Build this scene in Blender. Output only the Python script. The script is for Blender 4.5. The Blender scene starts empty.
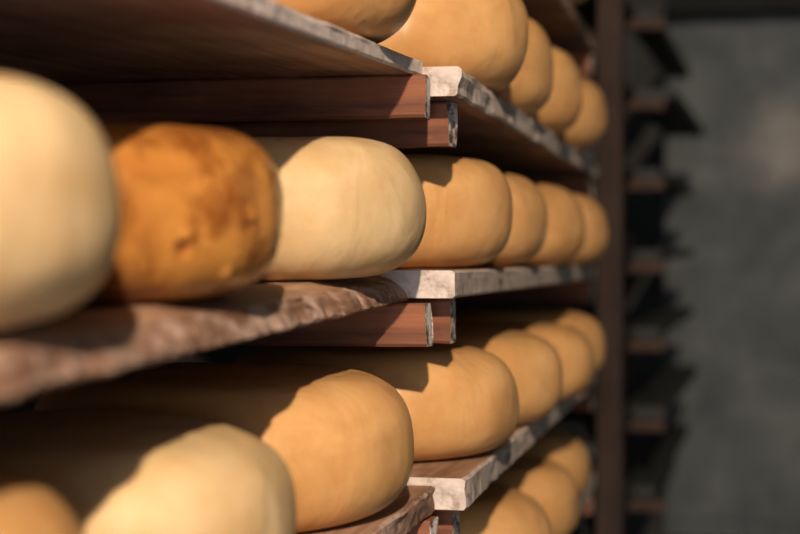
import bpy, math, random
from mathutils import Vector, noise
C = bpy.context.scene
col = C.collection
R = math.radians

# ---------------------------------------------------------------- camera, light, exposure
CAM_Z = 1.0                                   # the lens is one metre above the cellar floor
cam_d = bpy.data.cameras.new('camera'); cam = bpy.data.objects.new('camera', cam_d); col.objects.link(cam)
cam.location = (0, 0, CAM_Z)
cam.rotation_euler = (R(90 - 0.70), 0, math.atan(389 / 1800))
cam_d.sensor_width = 36; cam_d.lens = 81.0; cam_d.clip_start = 0.02
cam_d.dof.use_dof = True; cam_d.dof.focus_distance = 1.52; cam_d.dof.aperture_fstop = 4.3
C.camera = cam

w = bpy.data.worlds.new('world'); C.world = w; w.use_nodes = True
w.node_tree.nodes['Background'].inputs[0].default_value = (0.50, 0.62, 0.62, 1)
w.node_tree.nodes['Background'].inputs[1].default_value = 0.09

def lamp(name, loc, power, color, radius):
    l = bpy.data.lights.new(name, 'POINT'); l.energy = power; l.color = color; l.shadow_soft_size = radius
    o = bpy.data.objects.new(name, l); col.objects.link(o); o.location = loc
    return o
lamp('cellar_lamp', (0.71, -2.6, CAM_Z + 1.83), 1180, (1.0, 0.79, 0.61), 0.045)

d = bpy.data.lights.new('added_fill_light', 'AREA'); d.shape = 'RECTANGLE'; d.size = 1.1; d.size_y = 1.9   # added fill behind the camera, lifts the shadows; no door is modelled
d.energy = 60; d.color = (.86, .86, 1.0)
do = bpy.data.objects.new('added_fill_light', d); col.objects.link(do)
do.location = (0.25, -2.9, 1.1); do.rotation_euler = (R(90), 0, 0)

C.view_settings.view_transform = 'Standard'; C.view_settings.look = 'None'
C.view_settings.exposure = 0.0; C.view_settings.gamma = 1.0

# ---------------------------------------------------------------- helpers
WALL_U = 6.25
def W(u, p, h):                               # u along the rack, p away from the aisle, h above lens height
    return Vector((-p, u, CAM_Z + h))

def tag(o, label=None, cat=None, group=None, kind=None):
    if label: o['label'] = label
    if cat: o['category'] = cat
    if group: o['group'] = group
    if kind: o['kind'] = kind
    return o

def mesh_obj(name, verts, faces, mats, parent=None, midx=None, smooth=False):
    me = bpy.data.meshes.new(name)
    me.from_pydata(verts, [], faces)
    for m in mats: me.materials.append(m)
    if midx:
        for i, f in enumerate(me.polygons): f.material_index = midx[i]
    for f in me.polygons: f.use_smooth = smooth
    me.update()
    o = bpy.data.objects.new(name, me); col.objects.link(o)
    if parent: o.parent = parent
    return o

def place(o, origin):
    """move the origin of a mesh built in world coordinates"""
    for v in o.data.vertices: v.co -= origin
    o.location = origin
    return o

# ---------------------------------------------------------------- materials
def newmat(name):
    m = bpy.data.materials.new(name); m.use_nodes = True
    nt = m.node_tree; return m, nt, nt.nodes, nt.links, nt.nodes['Principled BSDF']

def nz(N, L, src, scale, detail=4, rough=0.5, mscale=None, dist=0):
    n = N.new('ShaderNodeTexNoise'); n.inputs['Scale'].default_value = scale
    n.inputs['Detail'].default_value = detail; n.inputs['Roughness'].default_value = rough
    n.inputs['Distortion'].default_value = dist
    if mscale:
        mp = N.new('ShaderNodeMapping'); mp.inputs['Scale'].default_value = mscale
        L.new(src, mp.inputs['Vector']); L.new(mp.outputs[0], n.inputs['Vector'])
    else: L.new(src, n.inputs['Vector'])
    return n.outputs['Fac']

def ramp(N, L, src, stops):
    r = N.new('ShaderNodeValToRGB'); e = r.color_ramp.elements
    while len(e) < len(stops): e.new(0.5)
    for i, (pos, c) in enumerate(stops):
        e[i].position = pos; e[i].color = (*c, 1) if len(c) == 3 else c
    L.new(src, r.inputs[0]); return r.outputs[0]

def mixc(N, L, fac, a, b, mode='MIX'):
    m = N.new('ShaderNodeMix'); m.data_type = 'RGBA'; m.blend_type = mode
    for sock, v in ((m.inputs[0], fac), (m.inputs[6], a), (m.inputs[7], b)):
        if hasattr(v, 'is_output'): L.new(v, sock)
        elif isinstance(v, (int, float)): sock.default_value = v
        else: sock.default_value = (*v, 1)
    return m.outputs[2]

def bump(N, L, B, h, strength, dist, prev=None):
    b = N.new('ShaderNodeBump'); b.inputs['Strength'].default_value = strength
    b.inputs['Distance'].default_value = dist
    L.new(h, b.inputs['Height'])
    if prev: L.new(prev, b.inputs['Normal'])
    L.new(b.outputs[0], B.inputs['Normal']); return b.outputs[0]

def rind_material(name, light, mid, dark, blotch, rough=0.42, seed=0):
    m, nt, N, L, B = newmat(name)
    tc = N.new('ShaderNodeTexCoord'); oi = N.new('ShaderNodeObjectInfo')
    add = N.new('ShaderNodeVectorMath'); add.operation = 'ADD'
    cmb = N.new('ShaderNodeCombineXYZ'); mul = N.new('ShaderNodeMath'); mul.operation = 'MULTIPLY'; mul.inputs[1].default_value = 7.3
    L.new(oi.outputs['Random'], mul.inputs[0]); L.new(mul.outputs[0], cmb.inputs[0]); L.new(mul.outputs[0], cmb.inputs[2])
    L.new(tc.outputs['Object'], add.inputs[0]); L.new(cmb.outputs[0], add.inputs[1]); co = add.outputs[0]
    base = ramp(N, L, nz(N, L, co, 9, 5, .55, (1, 1, 2.2), .6), [(.3, mid), (.62, light)])
    fine = ramp(N, L, nz(N, L, co, 26, 6, .65), [(.38, dark), (.56, (1, 1, 1))])
    c = mixc(N, L, blotch, base, mixc(N, L, 1.0, base, fine, 'MULTIPLY'))
    # small brown pin holes
    v = N.new('ShaderNodeTexVoronoi'); v.inputs['Scale'].default_value = 24; L.new(co, v.inputs['Vector'])
    spot = ramp(N, L, v.outputs['Distance'], [(.0, (1, 1, 1)), (.055, (1, 1, 1)), (.09, (0, 0, 0))])
    gate = ramp(N, L, nz(N, L, co, 14, 2), [(.60, (0, 0, 0)), (.63, (1, 1, 1))])
    sg = mixc(N, L, 1.0, spot, gate, 'MULTIPLY')
    c = mixc(N, L, sg, c, (mid[0] * .32, mid[1] * .22, mid[2] * .18))
    st = N.new('ShaderNodeAttribute'); st.attribute_name = 'stain'
    c = mixc(N, L, st.outputs['Fac'], c, (mid[0] * .55, mid[1] * .45, mid[2] * .6))
    L.new(c, B.inputs['Base Color'])
    rr = N.new('ShaderNodeMapRange'); rr.inputs['From Min'].default_value = .35; rr.inputs['From Max'].default_value = .65
    rr.inputs['To Min'].default_value = rough - .14; rr.inputs['To Max'].default_value = rough + .12
    L.new(nz(N, L, co, 22, 5, .65), rr.inputs['Value']); L.new(rr.outputs[0], B.inputs['Roughness'])
    B.inputs['Specular IOR Level'].default_value = 0.5
    B.inputs['Subsurface Weight'].default_value = 0.22
    B.inputs['Subsurface Radius'].default_value = (0.012, 0.0045, 0.0015)
    B.inputs['Subsurface Scale'].default_value = 0.6
    b1 = bump(N, L, B, nz(N, L, co, 16, 3, .5, (1, 1, .7), .8), .55, .006)
    b2 = bump(N, L, B, nz(N, L, co, 60, 4, .6, (1, 1, .45)), .35, .0015, b1)
    return m

RIND = {
 'cream': rind_material('pale_cream_rind', (.72, .53, .285), (.63, .43, .20), (.82, .65, .45), .35),
 'gold': rind_material('golden_rind', (.68, .39, .152), (.58, .31, .110), (.75, .58, .4), .3),
 'amber': rind_material('amber_rind', (.56, .25, .052), (.36, .125, .022), (.36, .20, .12), .9, .3),
}

def wood(name, light, dark, chalk=0.0, chalk_col=(.62, .53, .46), grain=(30, 1.4, 30), rough=.75, bumpd=.002, ring=False, chalk_scale=38):
    m, nt, N, L, B = newmat(name)
    tc = N.new('ShaderNodeTexCoord'); co = tc.outputs['Object']
    g = nz(N, L, co, 2.6, 8, .62, grain, .7)
    c = ramp(N, L, g, [(.32, dark), (.64, light)])
    g2 = ramp(N, L, nz(N, L, co, 7, 5, .6), [(.35, (.5, .42, .38)), (.6, (1, 1, 1))])
    c = mixc(N, L, .7, c, mixc(N, L, 1.0, c, g2, 'MULTIPLY'))
    if chalk > 0:
        n = nz(N, L, co, chalk_scale, 7, .68, (1, .6, 1), .3)
        a = .62 - .3 * chalk
        f = ramp(N, L, n, [(a, (0, 0, 0)), (a + .09, (1, 1, 1))])
        cc = ramp(N, L, nz(N, L, co, 90, 4), [(.3, tuple(x * .7 for x in chalk_col)), (.6, chalk_col)])
        c = mixc(N, L, f, c, cc)
        h2 = n
    L.new(c, B.inputs['Base Color']); B.inputs['Roughness'].default_value = rough
    B.inputs['Specular IOR Level'].default_value = .25
    b = bump(N, L, B, g, .6, bumpd)
    if chalk > 0: bump(N, L, B, h2, .7, .003, b)
    return m

M_TOP   = wood('worn_pine_board', (.52, .33, .21), (.27, .15, .085))
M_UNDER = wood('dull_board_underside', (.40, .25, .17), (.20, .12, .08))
M_UNDERL = wood('bounce_lit_board_underside', (.68, .44, .31), (.38, .23, .16))  # lighter copy of the underside, bounced light put into its colour
M_EDGE  = wood('rough_brown_board_edge', (.42, .25, .165), (.16, .08, .05), .45, (.58, .41, .32))
M_PEDGE = wood('chalky_pink_board_edge', (.56, .40, .33), (.18, .11, .09), 1.0, (.88, .75, .69), chalk_scale=30)
M_CHALK = wood('whitewashed_board_edge', (.44, .35, .29), (.26, .18, .14), .85, (.62, .53, .46))
M_BEAM  = wood('orange_brown_beam', (.30, .115, .055), (.11, .045, .028), 0, grain=(1.5, 26, 26))
M_FLAKE = wood('flaking_white_beam_end', (.20, .11, .07), (.07, .045, .035), .62, (.80, .74, .68), chalk_scale=90)
M_POST  = wood('dark_brown_post', (.045, .027, .018), (.028, .017, .012), 0, grain=(26, 26, 1.4))
M_FAR   = wood('near_black_wood', (.05, .056, .056), (.035, .04, .04), 0)  # near-black base colour with a faint blue-green cast
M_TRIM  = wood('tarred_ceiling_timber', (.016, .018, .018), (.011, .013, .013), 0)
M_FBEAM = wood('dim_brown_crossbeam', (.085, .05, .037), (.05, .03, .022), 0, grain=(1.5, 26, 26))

def plaster(name, a, b, c3, patch=None):
    m, nt, N, L, B = newmat(name)
    tc = N.new('ShaderNodeTexCoord'); co = tc.outputs['Object']
    c = ramp(N, L, nz(N, L, co, 2.6, 7, .62, None, .9), [(.32, a), (.52, b), (.72, c3)])
    d = ramp(N, L, nz(N, L, co, 9, 6, .6), [(.3, (.72, .74, .74)), (.6, (1, 1, 1))])
    c = mixc(N, L, .8, c, mixc(N, L, 1.0, c, d, 'MULTIPLY'))
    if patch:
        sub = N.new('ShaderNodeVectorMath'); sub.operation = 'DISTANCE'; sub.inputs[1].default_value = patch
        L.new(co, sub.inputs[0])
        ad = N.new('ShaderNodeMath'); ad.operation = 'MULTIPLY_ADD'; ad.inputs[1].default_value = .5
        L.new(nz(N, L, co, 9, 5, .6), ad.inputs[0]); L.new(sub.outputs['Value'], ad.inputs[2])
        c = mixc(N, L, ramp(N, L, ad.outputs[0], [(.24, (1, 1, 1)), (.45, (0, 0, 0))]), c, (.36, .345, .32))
    L.new(c, B.inputs['Base Color']); B.inputs['Roughness'].default_value = .92
    bump(N, L, B, nz(N, L, co, 14, 6, .6), .6, .012)
    return m
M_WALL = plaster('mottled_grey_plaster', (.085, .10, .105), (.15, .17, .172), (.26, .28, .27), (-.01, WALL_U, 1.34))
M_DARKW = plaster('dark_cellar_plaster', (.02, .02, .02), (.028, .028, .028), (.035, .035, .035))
M_FLOOR = plaster('damp_concrete_floor', (.05, .055, .055), (.07, .075, .075), (.1, .105, .1))

# ---------------------------------------------------------------- room
def slab(name, lo, hi, mat, kind='structure', parent=None):
    x0, y0, z0 = lo; x1, y1, z1 = hi
    v = [(x0,y0,z0),(x1,y0,z0),(x1,y1,z0),(x0,y1,z0),(x0,y0,z1),(x1,y0,z1),(x1,y1,z1),(x0,y1,z1)]
    f = [(0,3,2,1),(4,5,6,7),(0,1,5,4),(1,2,6,5),(2,3,7,6),(3,0,4,7)]
    o = mesh_obj(name, v, f, [mat], parent)
    if kind: o['kind'] = kind
    return o

slab('floor', (-1.15, -3.0, -.1), (2.2, WALL_U, 0), M_FLOOR)
slab('ceiling', (-1.15, -3.0, 3.0), (2.2, WALL_U, 3.1), M_DARKW)
slab('wall_back', (-1.15, WALL_U, 0), (2.2, WALL_U + .15, 3.0), M_WALL)
slab('wall_left', (-1.15, -3.0, 0), (-1.0, WALL_U, 3.0), M_DARKW)
slab('baseboard_back', (-1.0, WALL_U - .03, 0), (2.2, WALL_U, .055), M_WALL)
slab('trim_1', (-1.0, 6.08, CAM_Z + .775), (2.2, WALL_U, 3.0), M_TRIM)

# ---------------------------------------------------------------- cheese wheels
def wheel(u, p, h, rad, H, kind, label, group, cat='cheese', seed=1, tilt=0.0, rotz=0.0, blem=(), soft=1.0):
    """wheel of cheese: revolved full-cheeked profile, lumpy rind; (u, p) axis, h underside"""
    na, nt_ = (420, 90) if blem else (128, 34)
    stain = []
    a = .056 * soft; n = 2.5; hh = H / 2
    prof = []
    steps_in = 7
    for i in range(1, steps_in): prof.append(((rad - a) * i / steps_in, hh * (1.0 + .02 * (1 - (i / steps_in) ** 2)), 1))
    for i in range(nt_ + 1):
        t = math.pi / 2 - math.pi * i / nt_
        c, s = math.cos(t), math.sin(t)
        prof.append((rad - a + a * abs(c) ** (2 / n), hh * (1 if s > 0 else -1) * abs(s) ** (2 / n), 0))
    for i in range(steps_in - 1, 0, -1): prof.append(((rad - a) * i / steps_in, -hh, 2))
    verts = [(0, 0, hh * 1.02)]
    off = Vector((seed * 3.7, seed * 1.9, seed * 5.1))
    k = len(prof)
    for (r, z, fl) in prof:
        for j in range(na):
            th = 2 * math.pi * j / na
            d = Vector((math.cos(th), math.sin(th), 0))
            q = Vector((d.x * r, d.y * r, z))
            n1 = noise.noise(q * 6 + off) * .0050 + noise.noise(q * 17 + off) * .0028 + noise.noise(Vector((q.x * 34, q.y * 34, q.z * 14)) + off) * .0007
            if fl == 2: n1 *= .0
            low = min(1.0, max(0.0, (z + hh) / (H * .22)))          # flat where it sits on the board
            rr = r * (1 + .012 * math.sin(2 * th + seed)) + n1 * (1 if r > .03 else r / .03)
            # a wheel slumps a little: widest below the middle
            rr *= 1 + .012 * math.cos(math.pi * (z / H + .15)) - .010 * (z / H)
            zz = z + n1 * .6 * low
            sv = 0.0
            for (bth, bz, bs, bd) in blem:
                dd = math.hypot((((th - bth + math.pi) % (2 * math.pi)) - math.pi) * rad, z - bz)
                if dd < bs * 2.5: rr += bd * math.exp(-(dd / bs) ** 2)
                if bd < 0: sv = max(sv, math.exp(-(dd / (bs * 1.15)) ** 4))
            stain.append(sv)
            verts.append((d.x * rr, d.y * rr, zz))
    verts.append((0, 0, -hh))
    faces = []
    for j in range(na): faces.append((0, 1 + j, 1 + (j + 1) % na))
    for i in range(k - 1):
        for j in range(na):
            a0 = 1 + i * na + j; a1 = 1 + i * na + (j + 1) % na
            faces.append((a0, a0 + na, a1 + na, a1))
    last = len(verts) - 1; b0 = 1 + (k - 1) * na
    for j in range(na): faces.append((last, b0 + (j + 1) % na, b0 + j))
    verts = [(x, y, z + hh) for x, y, z in verts]
    o = mesh_obj('cheese_wheel', verts, faces, [RIND[kind]], smooth=True)
    at = o.data.attributes.new('stain', 'FLOAT', 'POINT')
    for i, v in enumerate(stain): at.data[i + 1].value = v
    o.location = W(u, p, h); o.rotation_euler = (tilt, 0, rotz)
    tag(o, label, 'cheese', group)
    return o

def hl(level, u):                       # board top: the left bay leans down towards the viewer
    return {'T': .1625, 'M': -.0246, '3': -.2125}[level] - .0185 * (1.55 - u)
def hr(level, u):                       # right bay sinks gently away from the joint
    return {'TT': .372, 'T': .157, 'M': -.0225, '3': -.2055, '4': -.388, '5': -.57}[level] - .0075 * (u - 1.57)

TL, TR = math.atan(.0185), -math.atan(.0075)
E_ = .0006
GT, GM, G3, G4 = 'cheese wheels on the top shelf', 'cheese wheels on the middle shelf', 'cheese wheels on the third shelf', 'cheese wheels on the lowest shelf in view'
wheels = [
 # level bay u p rad H rind label group
 ('T','L',1.384,.447,.155,.118,'gold','golden cheese wheel cut off by the top edge, on the pale-edged board at upper left',GT),
 ('T','R',1.815,.416,.152,.120,'gold','large golden cheese wheel on the top shelf, nearest after the board joint',GT),
 ('T','R',2.125,.420,.147,.120,'gold','second golden wheel past the joint on the top shelf, partly behind the large one',GT),
 ('T','R',2.447,.423,.148,.118,'gold','third golden wheel past the joint on the top shelf, blurred and narrow',GT),
 ('T','R',2.799,.428,.150,.114,'gold','last and smallest-looking wheel on the top shelf, next to the dark post',GT),
 ('TT','R',2.70,.430,.150,.115,'gold','cheese wheel just showing at the top edge above the last wheels, beside the post','cheese wheels on the highest shelf'),
 ('M','L',.750,.441,.140,.116,'cream','big pale out-of-focus cheese wheel at the left edge of the photo',GM),
 ('M','L',1.052,.462,.153,.106,'amber','amber-brown blotchy cheese wheel with dark pits on the middle shelf',GM),
 ('M','L',1.423,.445,.155,.111,'cream','pale cream cheese wheel in sharp focus beside the amber-brown one',GM),
 ('M','R',1.793,.426,.152,.112,'gold','golden cheese wheel right of the pale one, a jagged shadow on its upper left',GM),
 ('M','R',2.108,.429,.148,.110,'gold','second golden wheel past the board joint on the middle shelf, slim in view',GM),
 ('M','R',2.469,.426,.150,.112,'gold','third golden wheel past the board joint on the middle shelf, blurred',GM),
 ('M','R',2.831,.428,.148,.112,'gold','last wheel on the middle shelf, touching the dark post in view',GM),
 ('3','L',.740,.460,.150,.116,'gold','cheese wheel peeking up at the bottom left corner of the photo',G3),
 ('3','L',1.055,.453,.151,.106,'cream','pale rounded cheese wheel at the bottom edge, second from left corner',G3),
 ('3','L',1.384,.447,.155,.112,'gold','golden cheese wheel in sharp focus on the end of the lower left board',G3),
 ('3','R',1.757,.409,.151,.104,'gold','wide golden wheel on the third shelf just past the joint, its left half shadowed',G3),
 ('3','R',2.092,.409,.149,.105,'gold','second golden wheel past the joint on the third shelf',G3),
 ('3','R',2.440,.411,.149,.104,'gold','third golden wheel past the joint on the third shelf, soft and partly hidden',G3),
 ('3','R',2.834,.430,.145,.110,'gold','last wheel on the third shelf, half hidden beside the dark post',G3),
 ('4','R',2.040,.415,.150,.108,'gold','nearest wheel on the lowest shelf, cut off by the bottom edge',G4),
 ('4','R',2.350,.418,.150,.108,'gold','middle one of three dim wheels on the lowest shelf',G4),
 ('4','R',2.752,.448,.150,.108,'gold','farthest of three dim wheels on the lowest shelf, beside the post',G4),
]
for i, (lv, bay, u, p, rad, H, kd, lab, g) in enumerate(wheels):
    h = (hl if bay == 'L' else hr)(lv, u)
    bl = ()
    if kd == 'amber':
        bl = ((-.56, -.011, .0042, .0042), (-.575, -.018, .0036, -.0045), (-.22, -.002, .0036, .0046), (-.235, -.008, .003, -.0030), (-.86, -.006, .0050, .0022), (-.30, -.036, .004, .003))
    wheel(u, p, h + E_, rad, H, kd, lab, g, seed=i + 1, soft=1.12 if 'left edge' in lab else 1.0, tilt=TL if bay == 'L' else TR, blem=bl)

# ---------------------------------------------------------------- boards
def board(u0, u1, pf, pb, h0, h1, th, mats, label, group, seed=0, rough=.002, wane=0.0, roll=0.0, name='shelf_board', pf1=None, parent=None, cat='shelf board'):
    """lofted plank; pf front edge (aisle side), pb back edge, h top height at each end; mats = top, underside, front edge, ends"""
    pf1 = pf if pf1 is None else pf1
    n = max(8, int((u1 - u0) / .009)); b = .0022
    verts = []; faces = []; mi = []
    def ring(u, t):
        f = pf + (pf1 - pf) * t; hT = h0 + (h1 - h0) * t
        ns = lambda s, k, a: noise.noise(Vector((u * k, s * 3.1 + seed * 7.7, .5))) * a
        e1 = ns(1, 14, rough) + ns(2, 60, rough * .5); e2 = ns(3, 16, rough) + ns(4, 70, rough * .6) + wane
        e3 = ns(5, 22, rough * .9); e4 = ns(6, 90, rough * .45)
        return [(pb, -b), (pb - b, 0), ((pb + f) / 2, 0), (f + b * 1.5 + e1 + roll * 4, 0), (f + e1, -b + e4 * .6 - roll), (f + e3 + wane * .3, -th * .35),
                (f + e2 * .8, -th * .68), (f + e2, -th + b + e4), (f + b + e2, -th), ((pb + f) / 2, -th), (pb - b, -th), (pb, -th + b)], hT
    kinds = [0, 0, 0, 0 if roll else 2, 2, 2, 2, 2, 1, 1, 1, 1]
    K = 12
    for i in range(n + 1):
        t = i / n; u = u0 + (u1 - u0) * t
        r, hT = ring(u, t)
        for j, (pp, dh) in enumerate(r):
            uu = u
            if i in (0, n): uu += noise.noise(Vector((pp * 40, dh * 60, seed + i))) * .0015
            verts.append(W(uu, pp, hT + dh))
    for i in range(n):
        for j in range(K):
            a = i * K + j; c = i * K + (j + 1) % K
            faces.append((a, c, c + K, a + K)); mi.append(kinds[j])
    faces.append(tuple(range(K - 1, -1, -1))); mi.append(3)
    faces.append(tuple(n * K + j for j in range(K))); mi.append(3)
    o = mesh_obj(name, verts, faces, list(mats), parent, mi)
    import bmesh
    bm = bmesh.new(); bm.from_mesh(o.data); bmesh.ops.recalc_face_normals(bm, faces=bm.faces); bm.to_mesh(o.data); bm.free()
    if parent is None:
        place(o, W((u0 + u1) / 2, (pf + pb) / 2, (h0 + h1) / 2)); tag(o, label, cat, group)
    return o

GB = 'shelf boards of the near racks'
board(.10, 1.553, .316, .72, hl('T', .10), hl('T', 1.553), .0145, (M_TOP, M_UNDERL, M_PEDGE, M_PEDGE), 'thin board with a pale chipped front edge crossing the upper left of the photo', GB, 1, .0016)
board(.10, 1.553, .328, .72, hl('M', .10), hl('M', 1.553), .0250, (M_TOP, M_UNDER, M_EDGE, M_EDGE), 'thick brown board with a ragged front edge under the amber-brown wheel', GB, 2, .0055, -.012, .0040, pf1=.343)
board(.10, 1.556, .305, .72, hl('3', .10), hl('3', 1.556), .0240, (M_TOP, M_UNDER, M_EDGE, M_EDGE), 'dark brown board under the sharp golden wheel at the bottom of the photo', GB, 3, .003)
MR = (M_TOP, M_UNDER, M_CHALK, M_CHALK)
board(1.557, 3.16, .283, .64, hr('TT', 1.575), hr('TT', 3.16), .026, (M_TOP, M_UNDER, M_EDGE, M_EDGE), 'dark board high above the top-shelf wheels, near the top edge', GB, 4, .002, pf1=.332)
board(1.557, 3.16, .283, .64, hr('T', 1.575), hr('T', 3.16), .026, MR, 'board with whitewashed end and white front edge scalloped by wheel shadows under the large golden top wheel', GB, 5, .005, pf1=.332)  # rough front edge carries the wheel-shadow scallops in its shape
board(1.557, 3.16, .287, .64, hr('M', 1.557), hr('M', 3.16), .0245, MR, 'whitewashed board with a clean square end at the middle of the photo', GB, 6, .0012, pf1=.332)
board(1.557, 3.16, .277, .64, hr('3', 1.575), hr('3', 3.16), .028, MR, 'whitewashed board with a cracked flaking end under the wide golden wheel', GB, 7, .003, pf1=.332)
board(1.557, 3.16, .280, .64, hr('4', 1.575), hr('4', 3.16), .026, MR, 'lowest board in view, in the dark under the three dim wheels', GB, 8, .002, pf1=.332)

# ---------------------------------------------------------------- frames
def empty(name, loc, label, cat, group=None):
    o = bpy.data.objects.new(name, None); col.objects.link(o); o.location = loc
    o.empty_display_size = .05
    tag(o, label, cat, group); return o

def bar(name, parent, u0, u1, p0, p1, h0, h1, mats, seed=0, rough=.0012, axis='p'):
    """timber with slightly worn faces; axis = its long direction; mats = sides, aisle-side end"""
    n = 24; verts = []; faces = []; mi = []; b = .0025
    if axis == 'p': A0, A1, B0, B1, D0, D1 = p0, p1, u0, u1, h0, h1
    else: A0, A1, B0, B1, D0, D1 = h0, h1, u0, u1, p0, p1
    for i in range(n + 1):
        t = (i / n) ** 1.6 if axis == 'p' else i / n
        a = A0 + (A1 - A0) * t
        sec = [(B0 + b, D0), (B1 - b, D0), (B1, D0 + b), (B1, (D0 + D1) / 2), (B1, D1 - b), (B1 - b, D1), (B0 + b, D1), (B0, D1 - b), (B0, (D0 + D1) / 2), (B0, D0 + b)]
        for j, (x, y) in enumerate(sec):
            q = Vector((a * 25, x * 30 + seed * 3, y * 30))
            dx = noise.noise(q) * rough; dy = noise.noise(q + Vector((9, 9, 9))) * rough
            da = noise.noise(q + Vector((3, 1, 7))) * rough * 3 if i == 0 else 0
            verts.append(W(x + dx, a + da, y + dy) if axis == 'p' else W(x + dx, y + dy, a))
    K = 10
    for i in range(n):
        for j in range(K):
            a = i * K + j; c = i * K + (j + 1) % K
            faces.append((a, c, c + K, a + K)); mi.append(0)
    faces.append(tuple(range(K - 1, -1, -1))); mi.append(1)
    faces.append(tuple(n * K + j for j in range(K))); mi.append(0)
    o = mesh_obj(name, verts, faces, list(mats), None, mi)
    import bmesh
    bm = bmesh.new(); bm.from_mesh(o.data); bmesh.ops.recalc_face_normals(bm, faces=bm.faces); bm.to_mesh(o.data); bm.free()
    c = W((u0 + u1) / 2, (p0 + p1) / 2, (h0 + h1) / 2)
    place(o, c)
    if parent is not None:
        o.parent = parent; o.location = c - parent.location
    return o

BM = (M_BEAM, M_FLAKE)
fA = empty('rack_frame', W(1.53, .5, -CAM_Z), 'near rack frame whose red-brown crossbeams with flaking white ends carry the left boards', 'rack frame', 'rack frames')
for lv, pe, th in (('T', .306, .0145), ('M', .306, .025), ('3', .300, .024)):
    for uu in (.24, 1.520):
        top = hl(lv, uu + .015) - th - .0012
        bar('crossbeam', fA, uu, uu + .030, pe, .72, top - .037, top, BM, seed=len(lv) + ord(lv))
for uu in (.24, 1.520):
    bar('post', fA, uu - .002, uu + .030, .722, .767, -CAM_Z, .55, (M_POST, M_POST), axis='h')
fB = empty('rack_frame', W(2.35, .5, -CAM_Z), 'second rack frame carrying the whitewashed boards, its crossbeam ends stand just right of the first', 'rack frame', 'rack frames')
for lv, pe, th in (('TT', .300, .026), ('T', .300, .026), ('M', .300, .0245), ('3', .296, .028), ('4', .298, .026)):
    for uu in (1.598, 3.10):
        top = hr(lv, uu + .015) - th - .0012
        bar('crossbeam', fB, uu, uu + .032, pe if uu < 2 else .334, .64, top - .040, top, BM, seed=ord(lv[0]) + uu)
for uu in (1.598, 3.10):
    bar('post', fB, uu - .001, uu + .033, .642, .687, -CAM_Z, .62, (M_POST, M_POST), axis='h')
# tall front post and the farther frames
fC = empty('rack_frame', W(4.4, .5, -CAM_Z), 'far rack frame with the tall dark brown front post and dim brown crossbeams beyond it', 'rack frame', 'rack frames')
bar('post', fC, 3.30, 3.345, .298, .345, -CAM_Z, 1.148, (M_POST, M_POST), axis='h')
bar('post', fC, 3.30, 3.345, .66, .705, -CAM_Z, 1.148, (M_POST, M_POST), axis='h')
far = [.50, .319, .137, -.050, -.228, -.410, -.592]
for h in far:
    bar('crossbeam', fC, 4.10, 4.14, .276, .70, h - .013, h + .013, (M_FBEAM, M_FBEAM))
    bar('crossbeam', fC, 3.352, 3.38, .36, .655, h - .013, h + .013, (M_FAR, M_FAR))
bar('post', fC, 4.102, 4.138, .702, .745, -CAM_Z, .75, (M_FAR, M_FAR), axis='h')
pn = bar('added_dark_panel', fC, 5.55, 5.59, .372, .985, -CAM_Z, 1.148, (M_FAR, M_FAR), axis='h')  # dark sheet added so the gaps in the far rack stay black
names = ['highest', 'second highest', 'third highest', 'middle', 'third lowest', 'second lowest', 'lowest']
for i, h in enumerate(far):
    ext = [.300, .255, .288, .288, .288, .276, .30][i]
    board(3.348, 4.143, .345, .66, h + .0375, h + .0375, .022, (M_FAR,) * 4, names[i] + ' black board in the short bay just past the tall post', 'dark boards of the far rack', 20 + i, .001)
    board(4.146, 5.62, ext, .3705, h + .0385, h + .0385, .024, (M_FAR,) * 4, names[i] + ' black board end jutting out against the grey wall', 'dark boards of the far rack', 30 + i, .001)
